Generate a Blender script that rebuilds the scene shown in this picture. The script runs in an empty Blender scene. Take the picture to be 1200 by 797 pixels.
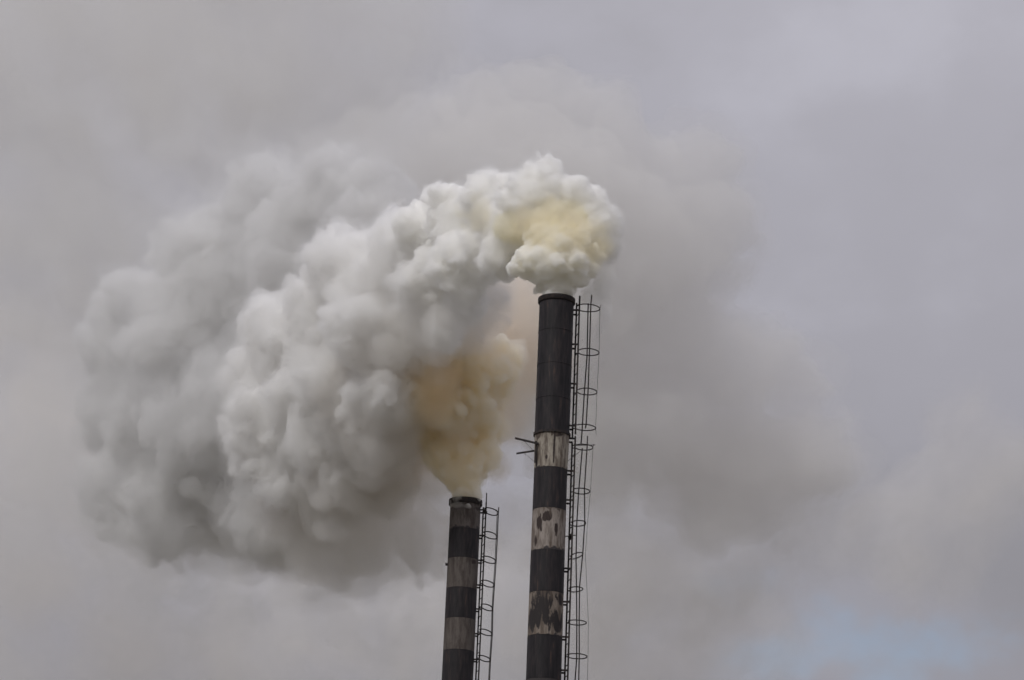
import bpy, bmesh, math, random
import numpy as np
import openvdb
from mathutils import Vector, Matrix

scene = bpy.context.scene
COL = scene.collection
random.seed(4)
RNG = np.random.default_rng(11)

# ---------------------------------------------------------------- camera
PITCH, ROLL, FPX, CAMZ = math.radians(18.6), math.radians(2.35), 2750.0, 1.6
FW = Vector((0, math.cos(PITCH), math.sin(PITCH)))
R0 = Vector((1, 0, 0)); U0 = R0.cross(FW)
RC = R0 * math.cos(ROLL) + U0 * math.sin(ROLL)
UC = U0 * math.cos(ROLL) - R0 * math.sin(ROLL)
cam_data = bpy.data.cameras.new("camera")
cam = bpy.data.objects.new("camera", cam_data); COL.objects.link(cam)
cam_data.sensor_width = 36; cam_data.lens = 36 * FPX / 1200
cam_data.clip_start = 0.1; cam_data.clip_end = 30000
cam.matrix_world = Matrix.Translation((0, 0, CAMZ)) @ Matrix((RC, UC, -FW)).transposed().to_4x4()
scene.camera = cam

def ray(px, py):
    return FW + RC * ((px - 600) / FPX) + UC * ((398.5 - py) / FPX)
def at(px, py, Y):
    """the point at distance Y in front (world y) that is seen at px, py"""
    d = ray(px, py); d = d * (Y / d.y)
    return Vector((d.x, d.y, d.z + CAMZ))

# ---------------------------------------------------------------- light
scene.view_settings.view_transform = 'Standard'
scene.view_settings.look = 'None'
scene.view_settings.exposure = 0.0
scene.view_settings.gamma = 1.0
scene.view_settings.use_curve_mapping = False
cy = scene.cycles
scene.render.engine = 'CYCLES'
cy.use_denoising = True
cy.max_bounces = 50; cy.volume_bounces = 48; cy.diffuse_bounces = 3; cy.glossy_bounces = 3
cy.transparent_max_bounces = 96
cy.use_adaptive_sampling = True; cy.adaptive_threshold = 0.04

SUN_DIR = Vector((-0.42, -0.54, 0.73)).normalized()
sun_el = math.asin(SUN_DIR.z); sun_az = math.atan2(SUN_DIR.x, SUN_DIR.y)
sd = bpy.data.lights.new("sun", 'SUN'); sd.energy = 1.4; sd.angle = math.radians(16); sd.color = (1.0, 0.975, 0.94)
sun = bpy.data.objects.new("sun", sd); COL.objects.link(sun)
sun.rotation_mode = 'QUATERNION'; sun.rotation_quaternion = SUN_DIR.to_track_quat('Z', 'Y')

class NT:
    """small helper for node trees"""
    def __init__(s, tree): s.t = tree; tree.nodes.clear()
    def n(s, typ, **kw):
        nd = s.t.nodes.new(typ)
        for k, v in kw.items():
            if k.startswith('i_'):
                key = k[2:].replace('_', ' ')
                nd.inputs[int(key) if key.isdigit() else key].default_value = v
            else: setattr(nd, k, v)
        return nd
    def l(s, a, b): s.t.links.new(a, b)
    def math(s, op, a, b=None, clamp=False):
        nd = s.n('ShaderNodeMath', operation=op, use_clamp=clamp)
        for i, v in enumerate((a, b)):
            if v is None: continue
            if isinstance(v, (int, float)): nd.inputs[i].default_value = v
            else: s.l(v, nd.inputs[i])
        return nd.outputs[0]
    def vmath(s, op, a, b=None):
        nd = s.n('ShaderNodeVectorMath', operation=op)
        for i, v in enumerate((a, b)):
            if v is None: continue
            if isinstance(v, (tuple, list, Vector)): nd.inputs[i].default_value = tuple(v)
            else: s.l(v, nd.inputs[i])
        return nd
    def ramp(s, fac, stops):
        nd = s.n('ShaderNodeValToRGB')
        el = nd.color_ramp.elements
        while len(el) < len(stops): el.new(0.5)
        for e, (p, c) in zip(el, stops):
            e.position = p; e.color = c if len(c) == 4 else (*c, 1)
        nd.color_ramp.interpolation = 'EASE'
        s.l(fac, nd.inputs[0]); return nd.outputs[0]
    def mix(s, fac, a, b):
        nd = s.n('ShaderNodeMix', data_type='RGBA')
        for i, v in ((0, fac), (6, a), (7, b)):
            if isinstance(v, (int, float)): nd.inputs[i].default_value = v
            elif isinstance(v, tuple): nd.inputs[i].default_value = (*v, 1) if len(v) == 3 else v
            else: s.l(v, nd.inputs[i])
        return nd.outputs[2]

world = bpy.data.worlds.new("World"); scene.world = world; world.use_nodes = True
w = NT(world.node_tree)
wout = w.n('ShaderNodeOutputWorld')
sky = w.n('ShaderNodeTexSky', sky_type='NISHITA', sun_disc=False, sun_elevation=sun_el, sun_rotation=sun_az)
bg_sky = w.n('ShaderNodeBackground', i_Strength=0.10); w.l(sky.outputs[0], bg_sky.inputs[0])
tc = w.n('ShaderNodeTexCoord')
dirv = w.vmath('NORMALIZE', tc.outputs['Generated']).outputs[0]
sep = w.n('ShaderNodeSeparateXYZ'); w.l(dirv, sep.inputs[0])
el = w.math('MAXIMUM', sep.outputs[2], 0.0)
# cloud deck: brighter towards the zenith as an overcast sky is
grad = w.math('MULTIPLY_ADD', el, 2.0); grad.node.inputs[2].default_value = 1.0
sc1 = w.vmath('MULTIPLY', dirv, (1.0, 1.0, 1.35)).outputs[0]
nz = w.n('ShaderNodeTexNoise', i_Scale=6.0, i_Detail=6.0, i_Roughness=0.5, i_Distortion=0.0); w.l(sc1, nz.inputs['Vector'])
cl = w.ramp(nz.outputs[0], [(0.32, (0.196, 0.192, 0.210)), (0.5, (0.226, 0.222, 0.248)), (0.68, (0.256, 0.253, 0.284))])
clb = w.vmath('SCALE', cl); w.l(grad, clb.inputs['Scale'])
bg_cl = w.n('ShaderNodeBackground', i_Strength=1.0); w.l(clb.outputs[0], bg_cl.inputs[0])
# thin places in the deck where blue shows, one of them low on the right
gap = w.vmath('LENGTH', w.vmath('MULTIPLY', w.vmath('SUBTRACT', dirv, ray(1000, 775).normalized()).outputs[0], (0.8, 1.0, 1.5)).outputs[0]).outputs['Value']
nz2 = w.n('ShaderNodeTexNoise', i_Scale=16.0, i_Detail=6.0); w.l(sc1, nz2.inputs['Vector'])
gap2 = w.math('ADD', gap, w.math('MULTIPLY', w.math('SUBTRACT', nz2.outputs[0], 0.5), 0.20))
gapf = w.ramp(gap2, [(0.0, (0.42,) * 3), (0.052, (0.0,) * 3)])
mx = w.n('ShaderNodeMixShader'); w.l(gapf, mx.inputs[0]); w.l(bg_cl.outputs[0], mx.inputs[1]); w.l(bg_sky.outputs[0], mx.inputs[2])
w.l(mx.outputs[0], wout.inputs[0])

# ---------------------------------------------------------------- object helpers
def link(name, me, mat=None, parent=None):
    o = bpy.data.objects.new(name, me); COL.objects.link(o)
    if mat and not me.materials: me.materials.append(mat)
    if parent: o.parent = parent
    return o
def tag(o, label=None, cat=None, group=None, kind=None):
    for k, v in (('label', label), ('category', cat), ('group', group), ('kind', kind)):
        if v: o[k] = v
    return o
def smooth(me): me.shade_smooth()

def surf_mat(name, build):
    m = bpy.data.materials.new(name); m.use_nodes = True
    n = NT(m.node_tree); out = n.n('ShaderNodeOutputMaterial'); b = n.n('ShaderNodeBsdfPrincipled')
    n.l(b.outputs[0], out.inputs[0]); build(n, b, out); return m
def bump(n, b, h, strength, dist=0.02):
    bp = n.n('ShaderNodeBump', i_Strength=strength, i_Distance=dist); n.l(h, bp.inputs['Height']); n.l(bp.outputs[0], b.inputs['Normal'])

# ---------------------------------------------------------------- ground
def m_ground(n, b, out):
    g = n.n('ShaderNodeNewGeometry')
    nz = n.n('ShaderNodeTexNoise', i_Scale=0.06, i_Detail=8.0); n.l(g.outputs['Position'], nz.inputs['Vector'])
    n.l(n.ramp(nz.outputs[0], [(0.35, (0.11, 0.11, 0.08)), (0.6, (0.19, 0.175, 0.15))]), b.inputs['Base Color'])
    b.inputs['Roughness'].default_value = 0.95
    bump(n, b, nz.outputs[0], 0.4, 0.5)
bm = bmesh.new()
bmesh.ops.create_grid(bm, x_segments=40, y_segments=40, size=9000)
me = bpy.data.meshes.new("ground"); bm.to_mesh(me); bm.free()
tag(link("ground", me, surf_mat("earth", m_ground)), kind='structure')

# ---------------------------------------------------------------- chimneys
def peel_paint(name, paint, rust, under, amount, marks=(), streak=1.0, edges=()):
    """weathered paint; marks: (centre, radii, strength) of peeled patches in the chimney's own coordinates"""
    def f(n, b, out):
        tc = n.n('ShaderNodeTexCoord'); p = tc.outputs['Object']
        st = n.vmath('MULTIPLY', p, (1, 1, 0.22)).outputs[0]
        a = n.n('ShaderNodeTexNoise', i_Scale=6.0, i_Detail=9.0, i_Roughness=0.65); n.l(st, a.inputs['Vector'])
        c = n.n('ShaderNodeTexNoise', i_Scale=2.2, i_Detail=8.0, i_Roughness=0.62); n.l(p, c.inputs['Vector'])
        d = n.n('ShaderNodeTexNoise', i_Scale=28.0, i_Detail=6.0, i_Roughness=0.7); n.l(st, d.inputs['Vector'])
        base = n.mix(n.ramp(a.outputs[0], [(0.40, (0,) * 3), (0.66, (1,) * 3)]), paint, rust)
        base = n.mix(n.math('MULTIPLY', n.ramp(d.outputs[0], [(0.5, (0,) * 3), (0.72, (1,) * 3)]), 0.55 * streak), base, rust)
        base = n.mix(n.ramp(c.outputs[0], [(amount, (0,) * 3), (amount + 0.05, (1,) * 3)]), base, under)
        for ctr, rad, s in marks:
            v = n.vmath('DIVIDE', n.vmath('SUBTRACT', p, ctr).outputs[0], rad)
            ln = n.vmath('LENGTH', v.outputs[0]).outputs['Value']
            e = n.math('ADD', ln, n.math('MULTIPLY', n.math('SUBTRACT', a.outputs[0], 0.5), 3.2))
            e = n.math('ADD', e, n.math('MULTIPLY', n.math('SUBTRACT', d.outputs[0], 0.5), 1.0))
            k = n.ramp(e, [(0.75, (s,) * 3), (1.0, (0,) * 3)])
            base = n.mix(k, base, under)
        zc = n.n('ShaderNodeSeparateXYZ'); n.l(p, zc.inputs[0])
        for z0, z1 in edges:                       # black overpaint creeping in at both ends, rust runs below the upper joint
            up = n.math('SUBTRACT', z0, zc.outputs[2]); dn = n.math('SUBTRACT', zc.outputs[2], z1)
            wob = n.math('ADD', n.math('MULTIPLY', n.math('SUBTRACT', c.outputs[0], 0.5), 0.5), n.math('MULTIPLY', n.math('SUBTRACT', a.outputs[0], 0.5), 0.5))
            e = n.math('ADD', n.math('MINIMUM', up, dn), wob)
            base = n.mix(n.ramp(e, [(0.0, (0.95,) * 3), (0.035, (0,) * 3)]), base, (0.032, 0.027, 0.029))
            run = n.math('ADD', n.math('MULTIPLY', up, 0.8), n.math('MULTIPLY', n.math('SUBTRACT', a.outputs[0], 0.42), 2.4))
            base = n.mix(n.ramp(run, [(0.0, (0.75,) * 3), (0.35, (0,) * 3)]), base, rust)
        n.l(base, b.inputs['Base Color'])
        b.inputs['Roughness'].default_value = 0.8
        bump(n, b, d.outputs[0], 0.35, 0.01)
    return surf_mat(name, f)

def m_black(n, b, out):
    tc = n.n('ShaderNodeTexCoord'); p = tc.outputs['Object']
    st = n.vmath('MULTIPLY', p, (1, 1, 0.15)).outputs[0]
    a = n.n('ShaderNodeTexNoise', i_Scale=9.0, i_Detail=8.0, i_Roughness=0.6); n.l(st, a.inputs['Vector'])
    n.l(n.ramp(a.outputs[0], [(0.34, (0.010, 0.0088, 0.010)), (0.5, (0.019, 0.016, 0.018)), (0.6, (0.029, 0.023, 0.024)), (0.72, (0.066, 0.042, 0.034))]), b.inputs['Base Color'])
    b.inputs['Roughness'].default_value = 0.6
    b.inputs['Specular IOR Level'].default_value = 0.3
    bump(n, b, a.outputs[0], 0.25, 0.01)
M_BLACK = surf_mat("black_tar_paint", m_black)
def m_steel(n, b, out):
    tc = n.n('ShaderNodeTexCoord')
    a = n.n('ShaderNodeTexNoise', i_Scale=14.0, i_Detail=5.0); n.l(tc.outputs['Object'], a.inputs['Vector'])
    n.l(n.ramp(a.outputs[0], [(0.35, (0.016, 0.015, 0.016)), (0.7, (0.045, 0.032, 0.027))]), b.inputs['Base Color'])
    b.inputs['Roughness'].default_value = 0.7; b.inputs['Specular IOR Level'].default_value = 0.3
M_STEEL = surf_mat("rusty_dark_steel", m_steel)

def ring_profile(name, prof, mat, parent, segs=72, dent=0.0, seed=0):
    """lathe a closed profile [(r, z), ...] around z"""
    vs, fs = [], []
    n = len(prof)
    for i in range(segs):
        a = 2 * math.pi * i / segs
        for r, z in prof:
            rr = r + dent * (math.sin(3 * a + seed + z * 1.3) * 0.5 + math.sin(5 * a + 2 * seed + z * 2.1) * 0.3)
            vs.append((rr * math.cos(a), rr * math.sin(a), z))
    for i in range(segs):
        j = (i + 1) % segs
        for k in range(n):
            q = (k + 1) % n
            fs.append((i * n + k, j * n + k, j * n + q, i * n + q))
    me = bpy.data.meshes.new(name); me.from_pydata(vs, [], fs); me.update()
    me.shade_smooth()
    me.set_sharp_from_angle(angle=math.radians(35))
    return link(name, me, mat, parent)

def tube_mesh(name, paths, rad, sides=8):
    """round bars along polylines, joined into one mesh; rad may be a list per path"""
    vs, fs = [], []
    for pi, pts in enumerate(paths):
        r = rad[pi] if isinstance(rad, (list, tuple)) else rad
        pts = [Vector(p) for p in pts]
        closed = (pts[0] - pts[-1]).length < 1e-6
        if closed: pts = pts[:-1]
        m = len(pts); base = len(vs)
        for i, p in enumerate(pts):
            t = (pts[(i + 1) % m] - pts[i - 1]) if closed else (pts[min(i + 1, m - 1)] - pts[max(i - 1, 0)])
            t.normalize()
            ref = Vector((0, 0, 1)) if abs(t.z) < 0.8 else Vector((1, 0, 0))
            u = t.cross(ref).normalized(); v = t.cross(u)
            for k in range(sides):
                a = 2 * math.pi * k / sides
                vs.append(p + (u * math.cos(a) + v * math.sin(a)) * r)
        for i in range(m if closed else m - 1):
            j = (i + 1) % m
            for k in range(sides):
                q = (k + 1) % sides
                fs.append((base + i * sides + k, base + i * sides + q, base + j * sides + q, base + j * sides + k))
        if not closed:
            fs.append(tuple(base + k for k in range(sides))[::-1])
            fs.append(tuple(base + (m - 1) * sides + k for k in range(sides)))
    me = bpy.data.meshes.new(name); me.from_pydata([tuple(v) for v in vs], [], fs); me.update(); me.shade_smooth()
    return me
def bar(name, pts, rad, parent, mat=None, sides=8):
    return link(name, tube_mesh(name, [pts], rad, sides), mat or M_STEEL, parent)
def box_bar(name, a, b, wx, wz, parent, mat=None):
    a, b = Vector(a), Vector(b); t = (b - a).normalized()
    ref = Vector((0, 0, 1)) if abs(t.z) < 0.9 else Vector((0, 1, 0))
    u = t.cross(ref).normalized() * wx / 2; v = t.cross(u).normalized() * wz / 2
    vs = [tuple(p + su * u + sv * v) for p in (a, b) for su, sv in ((-1, -1), (1, -1), (1, 1), (-1, 1))]
    fs = [(0, 1, 2, 3), (7, 6, 5, 4), (0, 4, 5, 1), (1, 5, 6, 2), (2, 6, 7, 3), (3, 7, 4, 0)]
    me = bpy.data.meshes.new(name); me.from_pydata(vs, [], fs); me.update()
    return link(name, me, mat or M_STEEL, parent)

class Stack:
    def __init__(s, name, top_px, Y, axis_px2, label):
        p = at(*top_px, Y); s.x, s.Y = p.x, Y
        s.e = bpy.data.objects.new(name, None); COL.objects.link(s.e); s.e.location = (p.x, Y, 0)
        tag(s.e, label, 'chimney', 'two striped steel chimneys')
        s.top_px, s.axis_px2 = top_px, axis_px2
    def ax(s, py):
        (x0, y0), (x1, y1) = s.top_px, s.axis_px2
        return x0 + (x1 - x0) * (py - y0) / (y1 - y0)
    def z(s, py, r=0.5):            # height of what is seen on the front of the shaft at picture row py
        return at(s.ax(py), py, s.Y - r).z
    def loc(s, px, py, Yd):         # point in the chimney's own coordinates
        p = at(px, py, s.Y + Yd); return Vector((p.x - s.x, Yd, p.z))

tall = Stack("industrial_chimney", (652.6, 345), 66.0, (635.9, 797),
             "taller of the two smoking chimneys, its long top section black above peeling white bands")
short = Stack("industrial_chimney", (545.9, 583), 78.0, (537.9, 797),
              "shorter left chimney, rusty pale band right under its rim and tan smoke above")

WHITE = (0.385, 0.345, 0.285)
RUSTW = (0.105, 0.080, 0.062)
def shaft(st, bands, r_of, mats):
    """bands: (py_top, py_bottom, material key, number of steel courses)"""
    zs = []
    for (y0, y1, mk, nc) in bands:
        z0 = st.z(y0, 0.5); z1 = max(st.z(y1, 0.5), 0.0) if y1 is not None else 0.0
        for c in range(nc):
            a = z0 + (z1 - z0) * c / nc; b_ = z0 + (z1 - z0) * (c + 1) / nc
            zs.append((a, b_, mk))
    for i, (a, b_, mk) in enumerate(zs):
        r = r_of(a); r2 = r_of(b_ + 1e-3)
        n = 6
        outer = [(r + (r2 - r) * k / n, a - 0.004 + (b_ + 0.004 - (a - 0.004)) * k / n) for k in range(n + 1)]
        prof = outer + [(r2 - 0.02, b_ + 0.004), (r - 0.02, a - 0.004)]
        ring_profile("shell_section", prof, mats[mk], st.e, dent=0.004, seed=i)
        if i and zs[i - 1][2] == mk and mk == 'black':
            ring_profile("weld_seam", [(r + 0.002, a + 0.012), (r + 0.009, a + 0.005), (r + 0.009, a - 0.005), (r + 0.002, a - 0.012), (r - 0.015, a - 0.012), (r - 0.015, a + 0.012)], M_BLACK, st.e)
    return zs

def rim(st, z, r, over, h):
    ring_profile("rim", [(r - 0.03, z - h), (r + over * 0.6, z - h), (r + over, z - h * 0.8), (r + over, z + 0.02), (r - 0.03, z + 0.02)], M_STEEL, st.e)

def caged_ladder(st, hoops, rail_px, zr, side_r, width, bracket_rows, name_group, hoop_r=0.0165, tilt=0.0, rails_open=0.02, outer_wire=True, bars_r=0.011):
    """hoops: (x_left, x_right, row, depth) as seen; each is built at its own height, size and bend.
       the ladder stands on the right of the shaft, its rungs pointing away from the viewer"""
    z0, z1 = zr                                    # top, bottom heights
    lad = bpy.data.objects.new("caged_ladder", None); COL.objects.link(lad); lad.parent = st.e; st.ladder = lad
    box_bar("ladder_rail", st.rail(z0 + 0.10, -1, width), st.rail(z1, -1, width), 0.05, 0.03, lad)
    box_bar("ladder_rail", st.rail(z0 + 0.02, 1, width), st.rail(z1, 1, width), 0.05, 0.03, lad)
    # rungs
    n = int((z0 - z1) / 0.31); me = None
    for i in range(n):
        z = z0 - 0.12 - i * 0.31
        if z < 0.1: break
        a, b = st.rail(z, -1, width), st.rail(z, 1, width)
        if me is None:
            zz = z
            me = tube_mesh("rung", [[a - Vector((0, 0, z)), b - Vector((0, 0, z))]], 0.013, 6)
        o = link("rung", me, M_STEEL, lad); o.location = (0, 0, z)
    # stand-off brackets
    for z in bracket_rows:
        for s in (-1, 1):
            q = st.rail(z, s, width)
            ang = math.atan2(q.y, q.x)
            # to the shaft, at the same y
            x_in = math.sqrt(max(side_r ** 2 - q.y ** 2, 0.01)) - 0.01
            box_bar("bracket", (x_in, q.y, z), (q.x + 0.01, q.y, z), 0.035, 0.05, lad)
    nearb, farb, outb = [], [], []
    for (xl, xr, row, dep, t, fn, ff) in hoops:
        # centre of hoop in chimney coords
        q0 = st.rail(0, 0, width)
        xr_ = st.loc((xl + xr) / 2, row, q0.y)
        z = xr_.z
        q = st.rail(z, 0, width)
        pl = st.loc(xl, row, q.y); pr = st.loc(xr, row, q.y)
        cx = (pl.x + pr.x) / 2; rx = (pr.x - pl.x) / 2
        pts = []
        N = 36
        rot = math.radians(10)
        for k in range(N + 1):
            a = -math.pi * 0.86 + 2 * math.pi * 0.86 * k / N
            lx = rx * math.cos(a); ly = dep * math.sin(a)
            kx = 1 + 0.012 * math.sin(2.3 * a + z * 3)
            zz = z + t * lx / max(rx, .1) + 0.003 * math.sin(2 * a + z * 5)
            pts.append(Vector((cx + lx * kx, q.y + ly + lx * math.tan(rot) * 0.5, zz)))
        pts = [st.rail(pts[0].z, -1, width)] + pts + [st.rail(pts[-1].z, 1, width)]
        bar("hoop", pts, hoop_r, lad, sides=6)
        an = -math.acos(2 * fn - 1); af = math.acos(2 * ff - 1)
        ix = lambda a: max(1, min(N + 1, 1 + round((a / math.pi + 0.86) / 1.72 * N)))
        nearb.append(pts[ix(an)]); farb.append(pts[ix(af)]); outb.append(pts[1 + N // 2])
    return nearb, farb, outb

def mk_rail(off_x, off_y, yaw, wid):
    def rail(z, s, width=None):
        d = Vector((math.sin(yaw), -math.cos(yaw), 0))       # towards the viewer, a little to the right
        p = Vector((off_x, off_y, z)) - d * (s * wid / 2)
        return p
    return rail

# ---- tall chimney
zt = tall.z(345, 0.5)
def t_marks():
    r = 0.5
    def m(px, py, rx, rz, s=1.0):
        p = tall.loc(px, py, -r); return ((p.x, -r, p.z), (rx, 0.5, rz), s)
    return m
mk = t_marks()
mats_t = {
    'black': M_BLACK,
    'white1': peel_paint("peeling_white_paint", WHITE, RUSTW, (0.035, 0.024, 0.02), 0.70,
                         [(mk(649.5, 522, 0.035, 0.55)), (mk(654, 508, 0.20, 0.10)), (mk(631, 507, 0.06, 0.12)), (mk(629, 535, 0.05, 0.35)), (mk(640, 535, 0.04, 0.12))], 1.2, [(tall.z(504), tall.z(546))]),
    'white2': peel_paint("stained_white_paint", (0.32, 0.28, 0.25), RUSTW, (0.032, 0.020, 0.017), 0.72,
                         [(mk(641, 604, 0.15, 0.16)), (mk(632, 611, 0.08, 0.28)), (mk(628, 632, 0.06, 0.2)), (mk(652, 620, 0.05, 0.2))], 1.0, [(tall.z(594), tall.z(643))]),
    'white3': peel_paint("flaking_white_paint", (0.28, 0.235, 0.195), RUSTW, (0.022, 0.017, 0.017), 0.57,
                         [(mk(635, 708, 0.34, 0.60)), (mk(630, 722, 0.42, 0.34)), (mk(652, 726, 0.24, 0.34)), (mk(621, 728, 0.22, 0.50)), (mk(657, 700, 0.10, 0.3))], 1.0, [(tall.z(692), tall.z(743))]),
}
def r_tall(z):
    zf = tall.z(504)
    return 0.512 if z > zf - 0.001 else 0.483 + 0.0025 * max(0, zf - z)
shaft(tall, [(345, 504, 'black', 4), (504, 546, 'white1', 1), (546, 594, 'black', 1), (594, 643, 'white2', 1),
             (643, 692, 'black', 1), (692, 743, 'white3', 1), (743, 794, 'black', 1), (794, 845, 'white2', 1), (845, 895, 'black', 1), (895, None, 'black', 4)], r_tall, mats_t)
rim(tall, zt, 0.512, 0.045, 0.13)
zf = tall.z(504)
ring_profile("flange_ring", [(0.48, zf + 0.03), (0.545, zf + 0.03), (0.545, zf - 0.045), (0.48, zf - 0.045)], M_STEEL, tall.e)
ring_profile("flue", [(0.485, zt - 0.03), (0.485, 0.3), (0.475, 0.3), (0.475, zt - 0.03)], M_STEEL, tall.e, segs=32)
ring_profile("footing", [(0.0, 0.0), (1.0, 0.0), (1.0, 0.45), (0.62, 0.5), (0.0, 0.5)], M_STEEL, tall.e, segs=32)
tall.rail = mk_rail(0.645, 0.115, math.radians(10), 0.42)
U = [(674, 703.2, 361, .34, 0, .64, .50), (677, 702, 412.7, .33, 0, .52, .47), (676, 699.8, 459, .33, 0, .50, .42), (673, 698, 501, .32, 0, .56, .42)]
L = [(672.5, 694.8, 524, .31, 0, .69, .48), (670.5, 691, 575.5, .33, 0.0, .71, .42), (667.5, 686.6, 613.4, .34, 0.02, .90, .48), (667, 683, 651.4, .34, 0.07, .97, .52),
     (665.5, 683, 690.7, .34, 0.02, .77, .62), (664.5, 687, 729.5, .35, 0, .64, .54), (663, 688, 769, .38, 0, .64, .50), (661, 688, 810, .38, 0, .6, .45), (660, 687, 851, .38, 0, .6, .45)]
zq = lambda row: tall.z(row, -0.1)
nb, fb, ob = caged_ladder(tall, U, None, (zq(352), zq(510)), 0.51, 0.42, [zq(r) for r in (365, 405, 451, 500)], None)
top_n = nb[0] + Vector((0.02, 0, 0.30)); top_f = fb[0] + Vector((0, 0, 0.26))
bar("cage_bar", [top_n] + nb + [nb[-1] + Vector((-0.02, 0, -0.12))], 0.019, tall.ladder)
bar("cage_bar", [top_f] + fb + [fb[-1] + Vector((-0.02, 0, -0.42))], 0.019, tall.ladder)
bar("cage_wire", [ob[0] + Vector((0.03, 0, 0.15))] + ob + [ob[-1] + Vector((0.02, 0, -0.2))], 0.006, tall.ladder, sides=5)
nb, fb, ob = caged_ladder(tall, L, None, (zq(516), 0.3), 0.495, 0.42, [zq(r) for r in (515, 553, 587, 667, 706, 747, 786, 828, 870, 920)], None)
bar("cage_bar", [nb[0] + Vector((0, 0, 0.26))] + nb + [nb[-1] - Vector((0, 0, 2))], 0.018, tall.ladder)
bar("cage_bar", [fb[0] + Vector((0, 0, 0.05))] + fb + [fb[-1] - Vector((0, 0, 2))], 0.018, tall.ladder)
wob = [0.01, 0.02, 0.05, 0.07, 0.12, 0.06, 0.03, 0.0, 0.0]
bar("cage_wire", [ob[0] + Vector((0.02, 0, 0.12))] + [p + Vector((wob[i], 0, 0)) for i, p in enumerate(ob)] + [ob[-1] - Vector((0, 0, 2))], 0.0055, tall.ladder, sides=5)
# loose rod lying across the top hoop of the lower cage, wire brace to the shaft
h0 = tall.loc(672, 522, 0.1); h1 = tall.loc(697.5, 521.5, 0.0)
bar("cross_rod", [h0, h1], 0.011, tall.e, sides=6)
bar("stay_wire", [tall.loc(663.5, 542, -0.1), tall.loc(681, 528, -0.05)], 0.006, tall.e, sides=5)
# clamp box / nest on the ladder rail at row 627
def blob(name, c, r, mat, parent, seed=0, squash=(1, 1, 1)):
    bm = bmesh.new(); bmesh.ops.create_icosphere(bm, subdivisions=3, radius=r)
    rn = random.Random(seed)
    for v in bm.verts:
        v.co *= 1 + rn.uniform(-0.3, 0.3); v.co = Vector((v.co.x * squash[0], v.co.y * squash[1], v.co.z * squash[2])) + c
    me = bpy.data.meshes.new(name); bm.to_mesh(me); bm.free()
    return link(name, me, mat, parent)
pn = tall.rail(tall.z(628, -0.1), 0)
blob("junction_clamp", pn + Vector((0.0, 0.0, 0)), 0.07, M_STEEL, tall.e, 3, (1.0, 2.2, 1.1))
bar("clamp_bolt", [pn + Vector((-0.17, -0.1, -0.02)), pn + Vector((0.14, -0.12, 0.03))], 0.014, tall.e, sides=6)
bar("clamp_bolt", [pn + Vector((-0.05, -0.1, -0.14)), pn + Vector((0.03, -0.12, 0.14))], 0.011, tall.e, sides=6)
# lamp bracket arms to the left of the shaft
def arm(st, a, b, w_, h_): return box_bar("bracket_arm", a, b, w_, h_, st.e)
A0 = tall.loc(603.7, 513.5, -0.30); A1 = tall.loc(631, 520, -0.36)
B0 = tall.loc(605.3, 531.5, 0.15); B1 = tall.loc(628, 528, -0.05)
arm(tall, A0, A1, 0.05, 0.05); arm(tall, B0, B1, 0.045, 0.045)
box_bar("mounting_plate", tall.loc(628.2, 517, -0.30), tall.loc(627.2, 542, -0.30), 0.05, 0.06, tall.e)
bar("stay_wire", [A0 + (A1 - A0) * 0.35, tall.loc(627.5, 531, -0.2)], 0.0055, tall.e, sides=5)
bar("stay_wire", [B0 + (B1 - B0) * 0.35, tall.loc(627.3, 542, -0.1)], 0.0055, tall.e, sides=5)

# ---- short chimney
zs_ = short.z(583, 0.5)
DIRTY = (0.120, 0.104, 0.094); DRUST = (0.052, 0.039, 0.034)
mats_s = {'black': M_BLACK,
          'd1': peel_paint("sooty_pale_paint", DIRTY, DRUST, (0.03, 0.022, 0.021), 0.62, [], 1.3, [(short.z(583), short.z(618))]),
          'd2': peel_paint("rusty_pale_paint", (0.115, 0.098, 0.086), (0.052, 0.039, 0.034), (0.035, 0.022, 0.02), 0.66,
                           [((short.loc(555, 657.5, -0.45).x, -0.3, short.loc(555, 657.5, -0.45).z), (0.09, 0.5, 0.09), 1.0)], 1.0)}
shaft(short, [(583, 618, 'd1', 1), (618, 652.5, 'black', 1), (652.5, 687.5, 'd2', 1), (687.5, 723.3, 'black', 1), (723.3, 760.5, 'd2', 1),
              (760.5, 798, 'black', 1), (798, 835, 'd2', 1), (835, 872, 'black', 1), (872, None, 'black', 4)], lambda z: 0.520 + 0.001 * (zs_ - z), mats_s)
rim(short, zs_, 0.52, 0.055, 0.17)
ring_profile("flue", [(0.49, zs_ - 0.03), (0.49, 0.3), (0.48, 0.3), (0.48, zs_ - 0.03)], M_STEEL, short.e, segs=32)
ring_profile("footing", [(0.0, 0.0), (1.0, 0.0), (1.0, 0.45), (0.62, 0.5), (0.0, 0.5)], M_STEEL, short.e, segs=32)
short.rail = mk_rail(0.66, 0.16, math.radians(13), 0.42)
hs = [(567, 584, 599.5, .30), (565.5, 583, 627.3, .29), (564.5, 581.5, 656.2, .29), (563.5, 579.5, 684, .29),
      (563, 577.8, 711.8, .28), (561.5, 577, 741.2, .27), (560, 575, 771.8, .27), (558.5, 573.5, 802, .27), (557, 572, 832, .27)]
zk = lambda row: short.z(row, -0.1)
nb, fb, ob = caged_ladder(short, [(a, b, c, 0.46, -0.05, 0.7, 0.7) for a, b, c, d in hs], None, (zk(592), 0.3), 0.52, 0.42,
                          [zk(r) for r in (598, 628, 657, 686, 714, 743, 773, 803, 833)], None, hoop_r=0.02)
bar("cage_bar", [ob[0] + Vector((0.01, 0, 0.22))] + ob + [ob[-1] - Vector((0, 0, 2))], 0.017, short.ladder)
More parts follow.
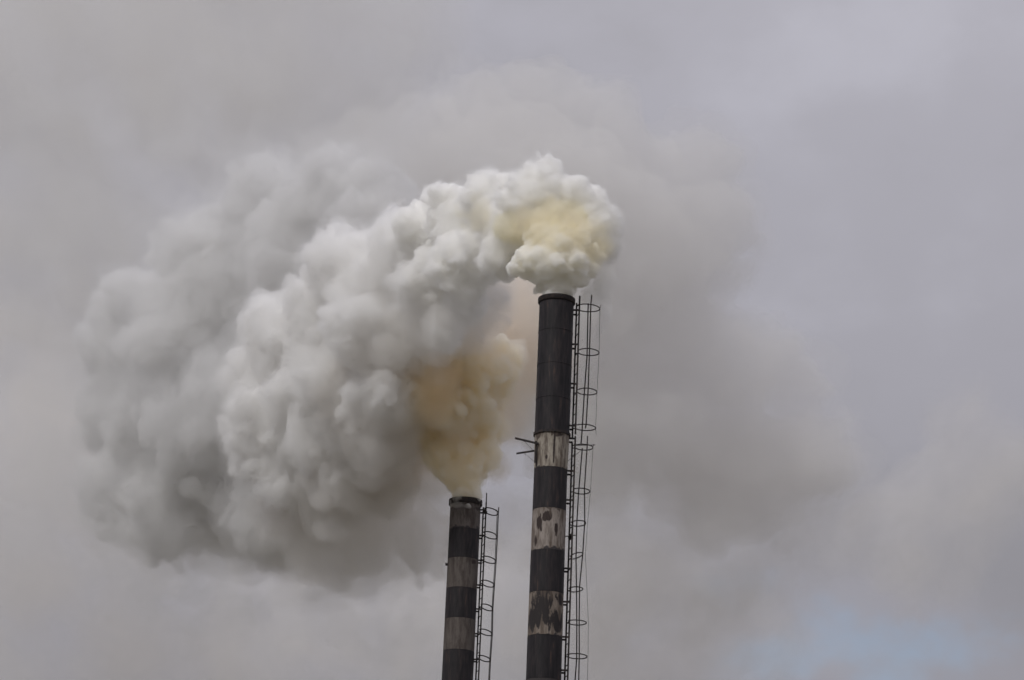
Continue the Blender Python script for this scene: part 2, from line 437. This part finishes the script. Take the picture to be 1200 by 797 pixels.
bar("cage_bar", [fb[0] * 0.3 + ob[0] * 0.7 + Vector((-0.01, 0, 0.15))] + [f * 0.25 + o * 0.75 for f, o in zip(fb, ob)] + [ob[-1] - Vector((0.05, 0, 2))], 0.013, short.ladder)
rt = short.rail(zk(592), -1)
bar("rail_extension", [rt + Vector((0, 0, 0.05)), rt + Vector((0.0, 0, 0.42))], 0.018, short.ladder)
box_bar("obstruction_lamp", short.loc(521.8, 661.5, -0.1), short.loc(526, 661.3, -0.1), 0.09, 0.075, short.e)
box_bar("clamp", short.rail(zk(601), -1) + Vector((-0.1, 0, 0)), short.rail(zk(601), -1) + Vector((0.05, 0, 0)), 0.06, 0.09, short.e)

# ---------------------------------------------------------------- smoke
LAT = RNG.standard_normal((48, 48, 48, 3)).astype(np.float32)
def vnoise(p):
    """smooth lattice noise, three channels, for points (n, 3)"""
    i = np.floor(p).astype(np.int64); f = (p - i).astype(np.float32); f = f * f * (3 - 2 * f)
    r = 0
    for dx in (0, 1):
        wx = f[:, 0:1] if dx else 1 - f[:, 0:1]
        for dy in (0, 1):
            wy = f[:, 1:2] if dy else 1 - f[:, 1:2]
            for dz in (0, 1):
                wz = f[:, 2:3] if dz else 1 - f[:, 2:3]
                r = r + wx * wy * wz * LAT[(i[:, 0] + dx) % 48, (i[:, 1] + dy) % 48, (i[:, 2] + dz) % 48]
    return r
def fbm(p, octs, rough=0.5):
    s = 0; a = 1.0
    for o in range(octs):
        s = s + a * vnoise(p * (2.03 ** o) + 7.1 * o); a *= rough
    return s

def vol_mat(name, density, albedo, aniso=0.1):
    """even smoke: white scattering plus the absorption that leaves the given single-scattering colour"""
    m = bpy.data.materials.new(name); m.use_nodes = True
    n = NT(m.node_tree); out = n.n('ShaderNodeOutputMaterial')
    s = n.n('ShaderNodeVolumeScatter', i_Density=density, i_Anisotropy=aniso); s.inputs['Color'].default_value = (1, 1, 1, 1)
    a = n.n('ShaderNodeVolumeAbsorption', i_Density=density); a.inputs['Color'].default_value = (*albedo, 1)
    ad = n.n('ShaderNodeAddShader'); n.l(s.outputs[0], ad.inputs[0]); n.l(a.outputs[0], ad.inputs[1]); n.l(ad.outputs[0], out.inputs['Volume'])
    return m

def billows(lobes, levels, seed, jitter=0.12):
    """lobes [(centre, radius)] -> many spheres: each level puts smaller puffs on the surface of the one before"""
    rg = np.random.default_rng(seed)
    allc, allr = [], []
    cur = [(np.array(c), r) for c, r in lobes]
    for c, r in cur: allc.append(c); allr.append(r)
    for (n, f0, f1, rmin) in levels:
        nxt = []
        for c, r in cur:
            if r * f0 < rmin: continue
            d = rg.standard_normal((n, 3)); d /= np.linalg.norm(d, axis=1)[:, None]
            fr = rg.uniform(f0, f1, n)
            off = rg.uniform(0.72, 1.0, n)
            for k in range(n):
                nxt.append((c + d[k] * r * off[k], r * fr[k]))
        cur = nxt
        for c, r in cur: allc.append(c); allr.append(r)
    return np.array(allc), np.array(allr)

def field_mesh(name, C, R, h, iso, amp, freq, octs, mat, parent, warp=0.0, wfreq=0.3, k=0.10, pad=0.6, wispy=False):
    """union of puffs on a grid, roughened by noise, as a closed mesh"""
    lo = (C - R[:, None]).min(0) - pad; hi = (C + R[:, None]).max(0) + pad
    n = np.ceil((hi - lo) / h).astype(int) + 1
    F = np.full(n, 1.0, np.float32)
    xs = [lo[i] + np.arange(n[i]) * h for i in range(3)]
    reach = 0.35 + abs(iso)
    for c, r in zip(C, R):
        a = np.maximum(((c - r - reach - lo) / h).astype(int), 0); b = np.minimum(((c + r + reach - lo) / h).astype(int) + 2, n)
        gx = (xs[0][a[0]:b[0]] - c[0])[:, None, None]; gy = (xs[1][a[1]:b[1]] - c[1])[None, :, None]; gz = (xs[2][a[2]:b[2]] - c[2])[None, None, :]
        d = (np.sqrt(gx * gx + gy * gy + gz * gz) - r).astype(np.float32)
        sub = F[a[0]:b[0], a[1]:b[1], a[2]:b[2]]
        kk = k * r
        hh = np.maximum(kk - np.abs(sub - d), 0) / kk
        np.minimum(sub, d, out=sub); sub -= hh * hh * kk * 0.25
    band = np.argwhere(np.abs(F - iso) < amp * 3.0 + h * 2)
    if amp > 0:
        P = lo + band * h
        if wispy: nz = fbm(P * freq, octs, 0.55)[:, 0]
        else:
            nz = 0; a_ = 1.0
            for o in range(octs):
                nz = nz + a_ * (0.35 - np.abs(vnoise(P * freq * 2.03 ** o + 7.1 * o)[:, 0])); a_ *= 0.55
            nz = nz * 1.6
        F[band[:, 0], band[:, 1], band[:, 2]] += amp * nz
    F[0] = F[-1] = 1; F[:, 0] = F[:, -1] = 1; F[:, :, 0] = F[:, :, -1] = 1
    g = openvdb.FloatGrid(); g.background = 1.0; g.copyFromArray(F)
    v, t, q = g.convertToPolygons(isovalue=iso)
    # keep the main body, drop stray crumbs and bubbles
    lab = np.arange(len(v))
    e = np.concatenate([q[:, [0, 1]], q[:, [1, 2]], q[:, [2, 3]]]).astype(np.int64)
    if len(t): e = np.concatenate([e, t[:, [0, 1]].astype(np.int64), t[:, [1, 2]].astype(np.int64)])
    while True:
        m_ = np.minimum(lab[e[:, 0]], lab[e[:, 1]]); old_ = lab.copy()
        np.minimum.at(lab, e[:, 0], m_); np.minimum.at(lab, e[:, 1], m_)
        lab = lab[lab]; lab = lab[lab]
        if (lab == old_).all(): break
    ids, cnt = np.unique(lab, return_counts=True)
    keep = np.isin(lab, ids[cnt >= max(cnt.max() * 0.08, 50)])
    q = q[keep[q[:, 0]]]; t = t[keep[t[:, 0]]] if len(t) else t
    remap = np.cumsum(keep) - 1; v = v[keep]; q = remap[q]; t = remap[t] if len(t) else t
    v = v.astype(np.float64) * h + lo
    if warp: v = v + min(warp, 0.075 / wfreq) * fbm(v * wfreq + 31.7, 2, 0.4)
    me = bpy.data.meshes.new(name)
    me.vertices.add(len(v)); me.vertices.foreach_set('co', v.astype(np.float32).ravel())
    nq, nt_ = len(q), len(t)
    me.loops.add(nq * 4 + nt_ * 3)
    me.loops.foreach_set('vertex_index', np.concatenate([q.ravel(), t.ravel()]).astype(np.int32))
    me.polygons.add(nq + nt_)
    ls = np.concatenate([np.arange(nq) * 4, nq * 4 + np.arange(nt_) * 3]).astype(np.int32)
    me.polygons.foreach_set('loop_start', ls)
    me.update(calc_edges=True)
    me.shade_smooth()
    o = link(name, me, mat, parent)
    vv=v[q]; print("SMOKE", name, "verts", len(v), "vol", float(np.einsum("ij,ij->i", vv[:,0]-v.mean(0), np.cross(vv[:,1]-vv[:,0], vv[:,2]-vv[:,0])).sum()))
    return o

def lobes_px(rows):
    out = []
    for (px, py, r, Y) in rows:
        p = at(px, py, Y); rng = (p - Vector((0, 0, CAMZ))).length
        out.append((tuple(p), r * rng / FPX))
    return out
def smoke_root(name, loc, label, cat='smoke plume', group=None):
    e = bpy.data.objects.new(name, None); COL.objects.link(e)
    tag(e, label, cat, group); return e

# --- plume of the tall chimney
plume_t = smoke_root("smoke_plume", None, "thick cream white smoke boiling out of the taller chimney and rolling left")
T = tall.Y; S = short.Y
def Yd(px, add=0.0):                      # the wind carries the plume to the left and away from the viewer
    return T + 1.5 + max(0.0, 620 - px) * 0.050 + add
def drifted(rows, add=0.0): return lobes_px([(x, y, r, Yd(x, add + (q[0] if q else 0))) for (x, y, r, *q) in rows])
fresh = lobes_px([(653, 352, 15, T), (653, 340, 17, T), (652, 328, 21, T), (643, 312, 24, T - .25), (622, 305, 19, T - .1), (668, 310, 24, T - .15), (655, 300, 28, T - .1), (686, 316, 12, T),
                  (604, 314, 10, T - .2), (638, 286, 21, T + .1), (672, 288, 22, T + .2), (692, 300, 15, T + .3), (655, 275, 18, T + .3)])
C, R = billows(fresh, [(26, 0.25, 0.42, 0.05), (10, 0.3, 0.5, 0.045)], 5)
field_mesh("fresh_smoke", C, R, 0.03, 0.0, 0.03, 5.0, 3, vol_mat("fresh_smoke", 14.0, (0.9999, 0.9965, 0.981)), plume_t)
gold = lobes_px([(650, 262, 26, T + .6), (678, 272, 24, T + .55), (628, 268, 22, T + .75), (600, 268, 18, T + .8), (696, 286, 14, T + .5), (660, 245, 18, T + .7), (700, 262, 12, T + .6)])
C, R = billows(gold, [(20, 0.28, 0.48, 0.08), (8, 0.3, 0.5, 0.06)], 6)
field_mesh("yellow_smoke", C, R, 0.04, 0.0, 0.05, 3.5, 3, vol_mat("yellow_smoke", 4.0, (0.9999, 0.982, 0.89)), plume_t, warp=0.06, wfreq=0.8)
roll = lobes_px([(700, 268, 24, T + .6), (708, 292, 15, T + .8), (690, 244, 25, T + .6), (665, 232, 25, T + .6), (640, 218, 25, T + .5), (612, 236, 25, T + .6),
                 (578, 236, 30, Yd(578)), (655, 262, 32, T + 1.3), (610, 272, 34, Yd(610)), (588, 298, 24, Yd(588, -1)), (572, 316, 14, T + .4), (540, 258, 38, Yd(540)),
                 (505, 272, 40, Yd(505)), (520, 320, 34, Yd(520)), (550, 305, 34, Yd(550, -.5)), (706, 326, 12, T + 1.4)])
C, R = billows(roll, [(24, 0.25, 0.45, 0.10), (10, 0.28, 0.5, 0.07)], 8)
field_mesh("rolling_smoke", C, R, 0.04, 0.0, 0.075, 3.2, 4, vol_mat("rolling_smoke", 8.0, (0.9996, 0.9982, 0.9925)), plume_t, warp=0.06, wfreq=0.8)
field_mesh("thin_smoke", C, R, 0.08, 0.10, 0.09, 2.0, 4, vol_mat("rolling_haze", 1.0, (0.9994, 0.998, 0.992)), plume_t, warp=0.10, wfreq=0.8, wispy=True)
side = lobes_px([(706, 345, 13, T + .4), (712, 328, 13, T + .5), (710, 368, 10, T + .4), (700, 390, 9, T + .6), (708, 406, 7, T + .5), (690, 350, 12, T + .8), (692, 420, 5, T + .7)])
C, R = billows(side, [(20, 0.25, 0.5, 0.06), (8, 0.3, 0.5, 0.05)], 9)
field_mesh("wisp", C, R, 0.04, 0.0, 0.07, 3.0, 4, vol_mat("side_wisp", 2.0, (0.9996, 0.999, 0.997)), plume_t, warp=0.10, wfreq=1.0, wispy=True)
drift = drifted([(478, 300, 48), (432, 332, 58), (505, 345, 44), (388, 385, 62), (345, 418, 60), (455, 395, 56), (316, 462, 50), (400, 448, 62), (348, 498, 58), (302, 512, 36),
                 (390, 518, 48), (352, 556, 36), (520, 385, 28), (450, 465, 40), (545, 350, 26)])
C, R = billows(drift, [(26, 0.24, 0.5, 0.2), (10, 0.26, 0.5, 0.12)], 21)
AD = (0.983, 0.981, 0.977)
field_mesh("drifting_smoke", C, R, 0.068, -0.05, 0.12, 1.9, 4, vol_mat("drifting_smoke", 2.5, AD), plume_t, warp=0.14, wfreq=0.5)
field_mesh("soft_smoke", C, R, 0.09, 0.04, 0.20, 1.4, 4, vol_mat("drifting_soft", 0.9, AD), plume_t, warp=0.18, wfreq=0.5, wispy=True)
field_mesh("thin_smoke", C, R, 0.12, 0.24, 0.20, 1.1, 3, vol_mat("drifting_haze", 0.22, AD), plume_t, warp=0.28, wfreq=0.5, wispy=True, pad=1.1)

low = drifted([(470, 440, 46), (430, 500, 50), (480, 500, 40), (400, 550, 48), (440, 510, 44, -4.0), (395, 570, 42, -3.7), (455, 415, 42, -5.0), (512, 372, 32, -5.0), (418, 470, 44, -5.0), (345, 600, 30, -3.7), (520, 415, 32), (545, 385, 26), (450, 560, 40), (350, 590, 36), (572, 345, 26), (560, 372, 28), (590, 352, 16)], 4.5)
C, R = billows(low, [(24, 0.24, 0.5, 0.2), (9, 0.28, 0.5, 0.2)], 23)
AL_SHADE = (0.905, 0.890, 0.868)  # lower smoke, its colour darkened to stand in for shade on the plume's underside
field_mesh("soft_smoke", C, R, 0.11, -0.05, 0.18, 1.2, 4, vol_mat("lower_shade_soft", 1.1, AL_SHADE), plume_t, warp=0.25, wfreq=0.5, wispy=True)
field_mesh("thin_smoke", C, R, 0.13, 0.25, 0.25, 0.9, 4, vol_mat("lower_shade_haze", 0.3, AL_SHADE), plume_t, warp=0.35, wfreq=0.4, wispy=True, pad=1.3)

# --- older smoke of the same chimney, farther downwind
plume_o = smoke_root("smoke_cloud", None, "big pale bank of older smoke at the left, behind the rolling plume", 'smoke cloud')
old = drifted([(128, 415, 34), (140, 480, 44), (150, 580, 46), (205, 590, 56), (395, 228, 50), (440, 212, 34), (320, 252, 56), (255, 300, 58), (360, 300, 78), (185, 380, 56), (250, 400, 86), (150, 430, 42), (200, 480, 68), (165, 545, 44),
               (260, 540, 76), (330, 480, 90), (330, 590, 58), (250, 600, 46), (440, 285, 58), (128, 500, 34), (400, 600, 50)], 8)
C, R = billows(old, [(26, 0.22, 0.5, 0.3), (9, 0.28, 0.5, 0.22)], 33)
AO = (0.928, 0.926, 0.922)
field_mesh("dense_smoke", C, R, 0.11, -0.15, 0.24, 1.1, 5, vol_mat("old_dense_smoke", 1.2, AO), plume_o, warp=0.25, wfreq=0.4)
field_mesh("soft_smoke", C, R, 0.14, 0.10, 0.26, 0.8, 4, vol_mat("old_soft_smoke", 0.35, AO), plume_o, warp=0.35, wfreq=0.35, wispy=True, pad=1.0)
field_mesh("thin_smoke", C, R, 0.18, 0.62, 0.45, 0.6, 3, vol_mat("old_thin_smoke", 0.10, AO), plume_o, warp=0.55, wfreq=0.3, pad=1.8, wispy=True)

# --- soft clouds: density fades out from each lobe, noise eats into it
def cloud_vol(name, lobes, density, albedo, nscale, lo, hi, nw=1.1, step=1.0, depth=0.35, warp=0.0, detail=4.0, mottle=0.0):
    m = bpy.data.materials.new(name); m.use_nodes = True
    n = NT(m.node_tree); out = n.n('ShaderNodeOutputMaterial')
    g = n.n('ShaderNodeNewGeometry'); p = g.outputs['Position']
    ps = n.vmath('MULTIPLY', p, (1, depth, 1)).outputs[0]
    nz = n.n('ShaderNodeTexNoise', i_Scale=nscale, i_Detail=detail, i_Roughness=0.55); n.l(ps, nz.inputs['Vector'])
    pw = p
    if warp:
        off = n.vmath('SCALE', n.vmath('SUBTRACT', nz.outputs['Color'], (0.5, 0.5, 0.5)).outputs[0]); off.inputs['Scale'].default_value = warp
        pw = n.vmath('ADD', p, off.outputs[0]).outputs[0]
    tot = None
    for c, r, *wt in lobes:
        d = n.math('DIVIDE', n.vmath('DISTANCE', pw, c).outputs['Value'], r)
        f = n.math('SUBTRACT', 1.0, n.math('MULTIPLY', d, d), clamp=True)
        f = n.math('MULTIPLY', f, f)
        if wt: f = n.math('MULTIPLY', f, wt[0])
        tot = f if tot is None else n.math('ADD', tot, f)
    v = n.math('ADD', n.math('MINIMUM', tot, 0.9), n.math('MULTIPLY', n.math('SUBTRACT', nz.outputs[0], 0.5), nw))
    mr = n.n('ShaderNodeMapRange', interpolation_type='SMOOTHSTEP'); n.l(v, mr.inputs[0])
    mr.inputs[1].default_value = lo; mr.inputs[2].default_value = hi; mr.inputs[3].default_value = 0; mr.inputs[4].default_value = density
    fade = n.math('MULTIPLY', tot, 12.0, clamp=True)
    edge = n.math('MULTIPLY', mr.outputs[0], fade)
    if mottle:
        n2 = n.n('ShaderNodeTexNoise', i_Scale=nscale * 1.7, i_Detail=3.0); n.l(n.vmath('ADD', ps, (31.0, 7.0, 5.0)).outputs[0], n2.inputs['Vector'])
        edge = n.math('MULTIPLY', edge, n.math('MAXIMUM', n.math('MULTIPLY_ADD', n2.outputs[0], mottle), 0.1))
        ma = [x for x in n.t.nodes if x.bl_idname == 'ShaderNodeMath' and x.operation == 'MULTIPLY_ADD'][-1]; ma.inputs[2].default_value = 1 - mottle * 0.5
    s = n.n('ShaderNodeVolumeScatter', i_Anisotropy=0.1); s.inputs['Color'].default_value = (1, 1, 1, 1); n.l(edge, s.inputs['Density'])
    a = n.n('ShaderNodeVolumeAbsorption'); a.inputs['Color'].default_value = (*albedo, 1); n.l(edge, a.inputs['Density'])
    ad = n.n('ShaderNodeAddShader'); n.l(s.outputs[0], ad.inputs[0]); n.l(a.outputs[0], ad.inputs[1]); n.l(ad.outputs[0], out.inputs['Volume'])
    m.cycles.volume_step_rate = step
    return m
def cloud(name, lobes, root, *a, h=0.8, pad=2.5, grow=1.0, **k):
    m = cloud_vol(name, lobes, *a, **k)
    C = np.array([l[0] for l in lobes]); R = np.array([l[1] for l in lobes]) * grow
    return field_mesh("thin_smoke" if isinstance(root, bpy.types.Object) else name, C, R, h, 0.0, 0.0, 1, 1, m, root, pad=pad)

stain = lobes_px([(612, 268, 34, T), (648, 268, 42, T - .6), (684, 276, 40, T - .4), (700, 290, 24, T), (560, 250, 30, T + 2)])
cloud("yellow_haze", [(c, r * 1.3) for c, r in stain], plume_t, 0.75, (0.999, 0.935, 0.72), 1.5, 0.35, 0.9, nw=2.6, step=0.8, depth=1, warp=0.5, h=0.2, pad=0.8)

# --- plume of the short chimney
plume_s = smoke_root("smoke_plume", None, "tan yellow smoke rising from the shorter chimney into the dark underside above")
tan = lobes_px([(546, 592, 14, S), (546, 578, 16, S), (545, 562, 20, S), (543, 545, 27, S), (522, 534, 22, S), (560, 532, 22, S + .2), (538, 510, 36, S + .3), (512, 500, 24, S),
                (563, 497, 30, S + .4), (540, 472, 42, S - .6), (563, 445, 36, S - .8), (530, 432, 34, S - 1.2), (502, 455, 30, S - 1.6), (585, 425, 26, S - .5)])
C, R = billows(tan, [(22, 0.28, 0.45, 0.08), (10, 0.3, 0.5, 0.06)], 45)
C2, R2 = billows(tan[5:], [(22, 0.28, 0.45, 0.1)], 45)
AT = (0.9993, 0.979, 0.912)
field_mesh("tan_smoke", C, R, 0.05, -0.03, 0.06, 2.4, 4, vol_mat("tan_smoke", 5.0, AT), plume_s, warp=0.06, wfreq=0.8)
C3, R3 = billows(tan[3:], [(22, 0.28, 0.45, 0.1)], 45)
field_mesh("soft_smoke", C3, R3, 0.07, 0.04, 0.09, 1.8, 4, vol_mat("tan_soft", 1.2, AT), plume_s, warp=0.12, wfreq=0.8, wispy=True)
field_mesh("thin_smoke", C2, R2, 0.10, 0.24, 0.20, 1.2, 4, vol_mat("tan_haze", 0.45, (0.97, 0.93, 0.84)), plume_s, warp=0.25, wfreq=0.6, wispy=True, pad=1.2)
amber = lobes_px([(500, 452, 30, S - 2.6), (510, 480, 22, S - 2.2), (518, 436, 28, S - 2.4), (488, 430, 22, S - 2.2)])
cloud("amber_smoke", [(c, r * 1.5) for c, r in amber], plume_s, 0.9, (0.9995, 0.885, 0.62), 0.9, 0.1, 0.7, nw=1.4, step=0.8, depth=1, warp=0.7, h=0.2, pad=0.8)
brown = lobes_px([(590, 400, 95, S + 3), (610, 350, 80, S + 2), (540, 380, 80, S + 1), (490, 400, 80, S + 1.5), (480, 480, 64, S + 3), (500, 530, 50, S + 3.5), (590, 480, 60, S + 3), (640, 420, 60, S + 3),
                  (445, 460, 70, S + 1.5), (440, 530, 80, S + 4), (580, 545, 34, S + 3.5)])
cloud("brown_smoke", brown, plume_s, 0.95, (0.965, 0.922, 0.86), 0.55, 0.15, 0.75, nw=1.3, step=0.8, depth=0.6, warp=1.4, h=0.3, pad=1.0)
under = drifted([(450, 570, 46), (400, 600, 56), (470, 610, 44), (350, 620, 46), (300, 630, 36), (380, 652, 36), (430, 640, 40), (530, 590, 28), (500, 560, 34), (275, 610, 36), (480, 645, 34), (535, 625, 32, 4), (575, 605, 26, 4), (250, 650, 18)], 9)
C, R = billows(under, [(22, 0.25, 0.5, 0.25), (8, 0.3, 0.5, 0.2)], 47)
AG = (0.945, 0.935, 0.92)
field_mesh("grey_smoke", C, R, 0.13, -0.1, 0.20, 1.0, 4, vol_mat("grey_smoke", 0.65, AG), plume_s, warp=0.3, wfreq=0.4, wispy=True)
field_mesh("thin_smoke", C, R, 0.16, 0.35, 0.18, 0.6, 3, vol_mat("grey_haze", 0.20, AG), plume_s, warp=0.5, wfreq=0.3, wispy=True, pad=1.6)

# --- far, thin smoke spread over the sky behind
root = smoke_root("smoke_cloud", None, "vast thin grey smoke veil in the sky behind and right of the taller chimney", 'smoke cloud')
veil = lobes_px([(400, 190, 46, 118), (440, 165, 44, 118), (500, 150, 56, 118), (560, 125, 52, 119), (615, 115, 50, 119), (665, 140, 52, 120), (715, 160, 54, 120), (770, 195, 48, 121), (825, 190, 50, 122), (845, 250, 48, 122),
                 (800, 290, 84, 123), (850, 330, 44, 123), (880, 420, 66, 124), (930, 440, 54, 125), (800, 420, 90, 124), (940, 530, 62, 126), (860, 540, 90, 126), (700, 300, 130, 121), (600, 220, 110, 120), (500, 240, 90, 119),
                 (700, 480, 110, 124), (560, 340, 120, 121), (620, 420, 100, 123)])
C, R = billows(veil, [(26, 0.22, 0.45, 0.6), (8, 0.28, 0.5, 0.45)], 71)
AV = (0.936, 0.929, 0.920)
field_mesh("thin_smoke", C, R, 0.24, -0.25, 0.42, 0.50, 3, vol_mat("veil_core", 0.21, AV), root, warp=0.7, wfreq=0.22, wispy=True, pad=1.8)
field_mesh("thin_smoke", C, R, 0.26, 0.20, 0.45, 0.45, 3, vol_mat("veil_edge", 0.07, AV), root, warp=0.9, wfreq=0.2, wispy=True, pad=2.6)
far = [(c, r, 0.7) for c, r in lobes_px([(850, 620, 200, 128), (720, 640, 220, 128), (940, 580, 160, 129)])]
cloud("far_smoke", far, root, 0.08, (0.945, 0.934, 0.918), 0.24, 0.15, 0.60, nw=1.7, step=0.9, depth=0.30, warp=5.0, mottle=3.6)
farl = lobes_px([(440, 0, 150, 140), (470, 40, 100, 140), (300, 90, 230, 141), (130, 120, 240, 142), (60, 300, 220, 143), (380, 160, 120, 140), (200, -80, 260, 141), (0, 0, 220, 143)])
root = smoke_root("smoke_cloud", None, "brown grey smoke haze filling the upper left corner of the sky", 'smoke cloud')
cloud("far_brown_smoke", farl, root, 0.075, (0.955, 0.946, 0.93), 0.15, 0.05, 0.50, nw=1.5, step=1.2, depth=0.25, warp=5.0, mottle=3.2)
farb = lobes_px([(30, 560, 190, 132), (90, 500, 140, 124), (60, 420, 140, 138), (60, 660, 150, 138), (0, 760, 150, 138), (210, 740, 190, 139), (400, 760, 200, 140), (560, 720, 170, 140), (700, 720, 190, 140), (860, 760, 120, 140), (1080, 640, 120, 142), (1150, 560, 130, 142)])
root = smoke_root("smoke_cloud", None, "low warm grey smoke lying across the bottom of the sky behind the chimneys", 'smoke cloud')
cloud("low_brown_smoke", farb, root, 0.08, (0.962, 0.942, 0.912), 0.17, 0.08, 0.6, nw=1.7, step=1.2, depth=0.25, warp=5.0, mottle=3.6)
